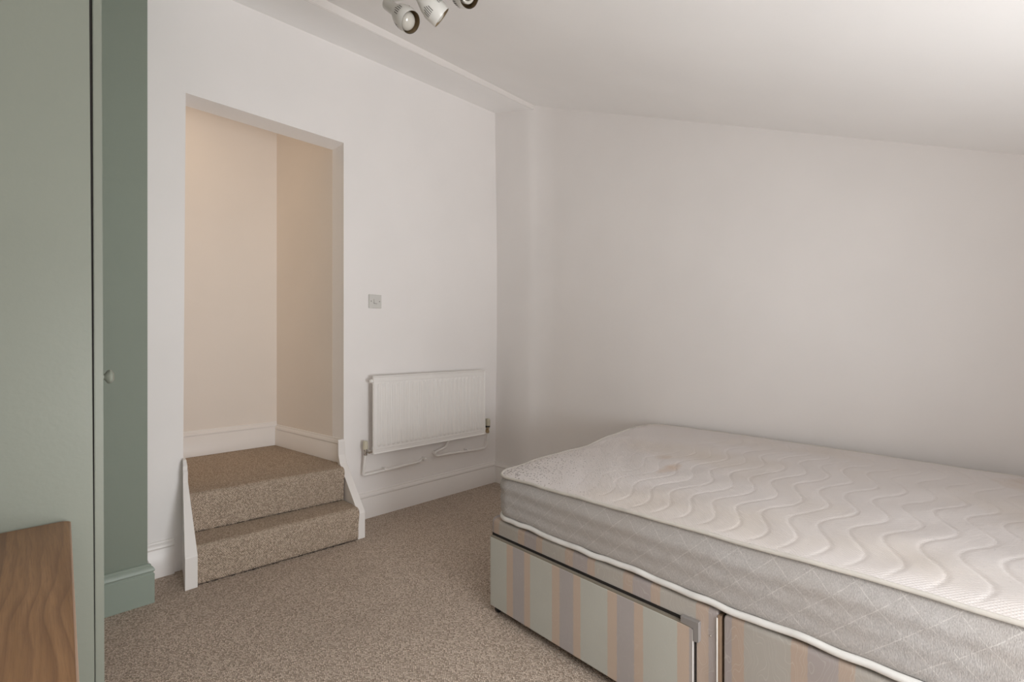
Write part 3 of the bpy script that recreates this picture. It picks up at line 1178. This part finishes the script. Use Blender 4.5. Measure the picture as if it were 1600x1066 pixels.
def mtop(u, v):
    x, y, e = corner_map(u, v)
    z = ztop(x, y)
    q = quilt(x, y)
    edge_f = min(1, e / .05)
    # quilting softer toward the head end, where the panel is worn flat
    worn = min(1, max(0.12, (-y - .12 - .25 * max(0, .5 - x)) / .45))
    z += .0025 * (1 - math.exp(-(q / .0034))) * worn * edge_f - .0015 * edge_f
    z += .011 * (1 - math.exp(-e / .04)) - .004
    # soft hollows where people lay
    z += .004 * math.sin(x * 5.1 + .6) * math.sin(y * 3.3 + 1.0) * edge_f
    z += .002 * math.sin(x * 23 + 3 * math.sin(y * 9)) * math.sin(y * 13) * edge_f
    return (x, y, z)


grid('quilted_top', mtop, 270, 390, M['mat_top'], matt)

# perimeter
per = []
W_, L_ = MX1 - MX0, MY0 - MY1
corners = ((MX0 + RC, MY0 - RC, 90), (MX0 + RC, MY1 + RC, 180), (MX1 - RC, MY1 + RC, 270), (MX1 - RC, MY0 - RC, 0))
for i, (cx_, cy_, a0) in enumerate(corners):
    for k in range(17):
        a = math.radians(a0 + k * 90 / 16)
        per.append(((cx_ + RC * math.cos(a), cy_ + RC * math.sin(a)), (math.cos(a), math.sin(a))))
    nx_ = corners[(i + 1) % 4]
    a = math.radians(a0 + 90)
    p = (cx_ + RC * math.cos(a), cy_ + RC * math.sin(a))
    q = (nx_[0] + RC * math.cos(a), nx_[1] + RC * math.sin(a))
    m_ = int(math.hypot(q[0] - p[0], q[1] - p[1]) / .008)
    for k in range(1, m_):
        s = k / m_
        per.append(((p[0] + (q[0] - p[0]) * s, p[1] + (q[1] - p[1]) * s), (math.cos(a), math.sin(a))))
NP = len(per)
arc = [0]
for i in range(1, NP + 1):
    a_, b_ = per[i - 1][0], per[i % NP][0]
    arc.append(arc[-1] + math.hypot(b_[0] - a_[0], b_[1] - a_[1]))


def wav(s):
    return .0022 * math.sin(s * 11) + .0016 * math.sin(s * 27 + 1) + .001 * math.sin(s * 53)


bm = bmesh.new()
uvl = bm.loops.layers.uv.new('UVMap')
NV = 30
rows = []
for i, ((x, y), (nx_, ny_)) in enumerate(per):
    zt = ztop(x, y) - .010
    zb = MZ0 + .012 + wav(arc[i])
    rr = []
    for j in range(NV + 1):
        v = j / NV
        s = arc[i]
        bul = .016 * math.sin(PI * v) ** 0.6 - .006
        # horizontal slump folds
        bul += .0045 * math.sin(v * 9.5 + .9 * math.sin(s * 2.3) + s * .8) * math.sin(PI * v)
        bul += .003 * math.sin(v * 17 + 1.5 * math.sin(s * 1.7)) * math.sin(PI * v)
        a_ = (s + v * .19) / .088 + .5
        b_ = (s - v * .19) / .088 + .5
        q = min(abs(a_ - round(a_)), abs(b_ - round(b_))) * .088
        bul += .0009 * (1 - math.exp(-q / .005)) * min(1, math.sin(PI * v) * 2)
        wall = -.012 if nx_ > .5 else 0
        rr.append(bm.verts.new((x + nx_ * (bul + wall), y + ny_ * bul, zb + (zt - zb) * v)))
    rows.append(rr)
for i in range(NP):
    A, B = rows[i], rows[(i + 1) % NP]
    for j in range(NV):
        f = bm.faces.new((A[j], B[j], B[j + 1], A[j + 1]))
        for lp, (ss, vv) in zip(f.loops, ((arc[i], j), (arc[i + 1], j), (arc[i + 1], j + 1), (arc[i], j + 1))):
            lp[uvl].uv = (ss + .5 * .088, vv / NV * .19)
bot = bm.faces.new([r_[0] for r_ in rows][::-1])
obj('side_border', bm, M['mat_side'], matt, True)
bm = bmesh.new()
uvl = bm.loops.layers.uv.new('UVMap')
tube(bm, [(x + nx_ * .003 - (.008 if nx_ > .5 else 0), y + ny_ * .003, ztop(x, y) - .006 + .3 * wav(s)) for ((x, y), (nx_, ny_)), s in zip(per, arc)], .0058, 10, True, uvl)
o = obj('top_piping', bm, M['pip_top'], matt, True)
o['label'] = 'cream edge piping around the top'
bm = bmesh.new()
uvl = bm.loops.layers.uv.new('UVMap')
tube(bm, [(x + nx_ * (.002 + .6 * wav(s * 1.3)) - (.008 if nx_ > .5 else 0), y + ny_ * .001, MZ0 + .008 + wav(s)) for ((x, y), (nx_, ny_)), s in zip(per, arc)], .0095, 10, True, uvl)
o = obj('bottom_piping', bm, M['pip_bot'], matt, True)
o['label'] = 'white edge piping around the bottom'

# ------------------------------------------------------------------ ceiling spotlight cluster


def at(px, py, t_):
    """point at depth t_ along the ray of photo pixel (px, py)"""
    return Vector((0, 0, H)) + t_ * (FW + RT * ((px - 800) / 750) + Vector((0, 0, 1)) * ((533 - py) / 750))


hub_y = 1.40
hub = Vector((1.06, hub_y, zc(hub_y)))
cn = Vector((0, -.4205, 1)).normalized() * -1          # ceiling normal, pointing down
cn = Vector((0, .4205, -1)).normalized()
lamp = empty('ceiling_spotlight', hub, 'white ceiling light fitting with several adjustable spotlight heads', 'ceiling light')
world_child(lathe_obj('base_plate', [(0, 0), (.075, 0), (.077, .006), (.070, .018), (.030, .026), (.012, .040), (.012, .060), (0, .062)],
                      hub, cn, M['lampw'], None, 48), lamp)


def spot(opening, axis, bulb):
    """head: opening centre and axis pointing out of the opening"""
    ax = axis.normalized()
    prof = [(.0395, 0), (.0405, -.002), (.0425, -.025), (.0425, -.045), (.038, -.068), (.028, -.090), (.0225, -.102), (.0215, -.120), (.0215, -.165), (.017, -.172), (0, -.173),
            ]
    bm = bmesh.new()
    inner = [(0, -.088), (.018, -.088), (.032, -.070), (.0395, -.045), (.0395, -.025), (.0378, -.001), (.0395, 0)]
    lathe(bm, prof[::-1], opening, ax, 48)
    hd = world_child(obj('lamp_head', bm, M['lampw'], None, 'auto'), lamp)
    bm = bmesh.new()
    lathe(bm, inner[:-1], opening, ax, 48)
    i_ = obj('inner_shade', bm, M['lampin'], None, 'auto')
    subl(i_)
    i_.parent = hd
    # vent slots round the cup
    bm = bmesh.new()
    ref = ax.orthogonal().normalized()
    rb = ax.cross(ref)
    for g in range(4):
        for k in range(5):
            a = g * PI / 2 + (k - 2) * .17 + .35
            rad_ = ref * math.cos(a) + rb * math.sin(a)
            tan = ax.cross(rad_)
            h0, h1 = -.064 + abs(k - 2) * .005, -.032
            for seg_ in range(3):
                pa = h0 + (h1 - h0) * seg_ / 3
                pb = h0 + (h1 - h0) * (seg_ + 1) / 3

                def rr_(h_):
                    P = [(-.068, .038), (-.045, .0425), (-.025, .0425)]
                    return interp(h_, [(p_, r_) for p_, r_ in P]) + .0003
                q = []
                for h_ in (pa, pb):
                    for s_ in (-1, 1):
                        q.append(opening + ax * h_ + rad_ * (rr_(h_) + .0008) + tan * s_ * .0011)
                vs = [bm.verts.new(p_) for p_ in q]
                bm.faces.new((vs[0], vs[1], vs[3], vs[2]))
    s_ = obj('vent_slots', bm, M['dark'], None)
    subl(s_)
    s_.parent = hd
    s_['kind'] = 'stuff'
    if bulb == 'reflector':
        pr = [(0, -.085), (.014, -.085), (.016, -.06), (.028, -.038), (.033, -.022)]
        for k in range(9):
            a = k / 8 * PI / 2
            pr.append((.033 * math.cos(a), -.022 + .024 * math.sin(a)))
        bm = bmesh.new()
        lathe(bm, pr[:-1] + [(0, .002)], opening - RT * .0035 - Vector((0, 0, .0035)), ax, 40)
        b_ = obj('bulb', bm, M['bulb'], None, 'auto')
    else:
        bm = bmesh.new()
        for tr, h_ in ((.0215, -.012), (.0215, -.026)):
            c0 = [opening + ax * (h_ + .006 * k / 24) + ref * math.cos(k / 24 * 2 * PI) * tr + rb * math.sin(k / 24 * 2 * PI) * tr for k in range(24)]
            tube(bm, c0, .0055, 10, True)
        tube(bm, [opening + ax * -.07, opening + ax * -.03], .013, 16)
        b_ = obj('bulb', bm, M['bulb'], None, 'auto')
    subl(b_)
    b_.parent = hd
    # arm back to the base plate
    back = opening - ax * .172
    p1 = opening - ax * .150
    bm = bmesh.new()
    c1 = hub + cn * .030
    mid = (back + c1) / 2 + cn * .02
    path = [back + ax * .01, back - ax * .02, mid, c1]
    tube(bm, smooth_path(path, .04, 6), .0065, 10)
    world_child(obj('arm', bm, M['lampw'], None, 'auto'), lamp)


def subl(o):
    """same world placement while parented to a head"""
    me = o.data
    # meshes are in world coordinates; heads carry a translation inverse, which their children inherit
    return o


v1 = (at(642, 36, 1.8) - camo.location).normalized()
spot(at(642, 35, 1.8), v1 * -.55 + (RT * .79 - Vector((0, 0, 1)) * .61) * .84, 'reflector')
spot(at(690.5, 28, 1.8), v1 * .36 + (RT * .70 - Vector((0, 0, 1)) * .71), 'reflector')
spot(at(733, -7, 1.70), v1 * -.85 + (RT * .9 - Vector((0, 0, 1)) * .25) * .5, 'spiral')
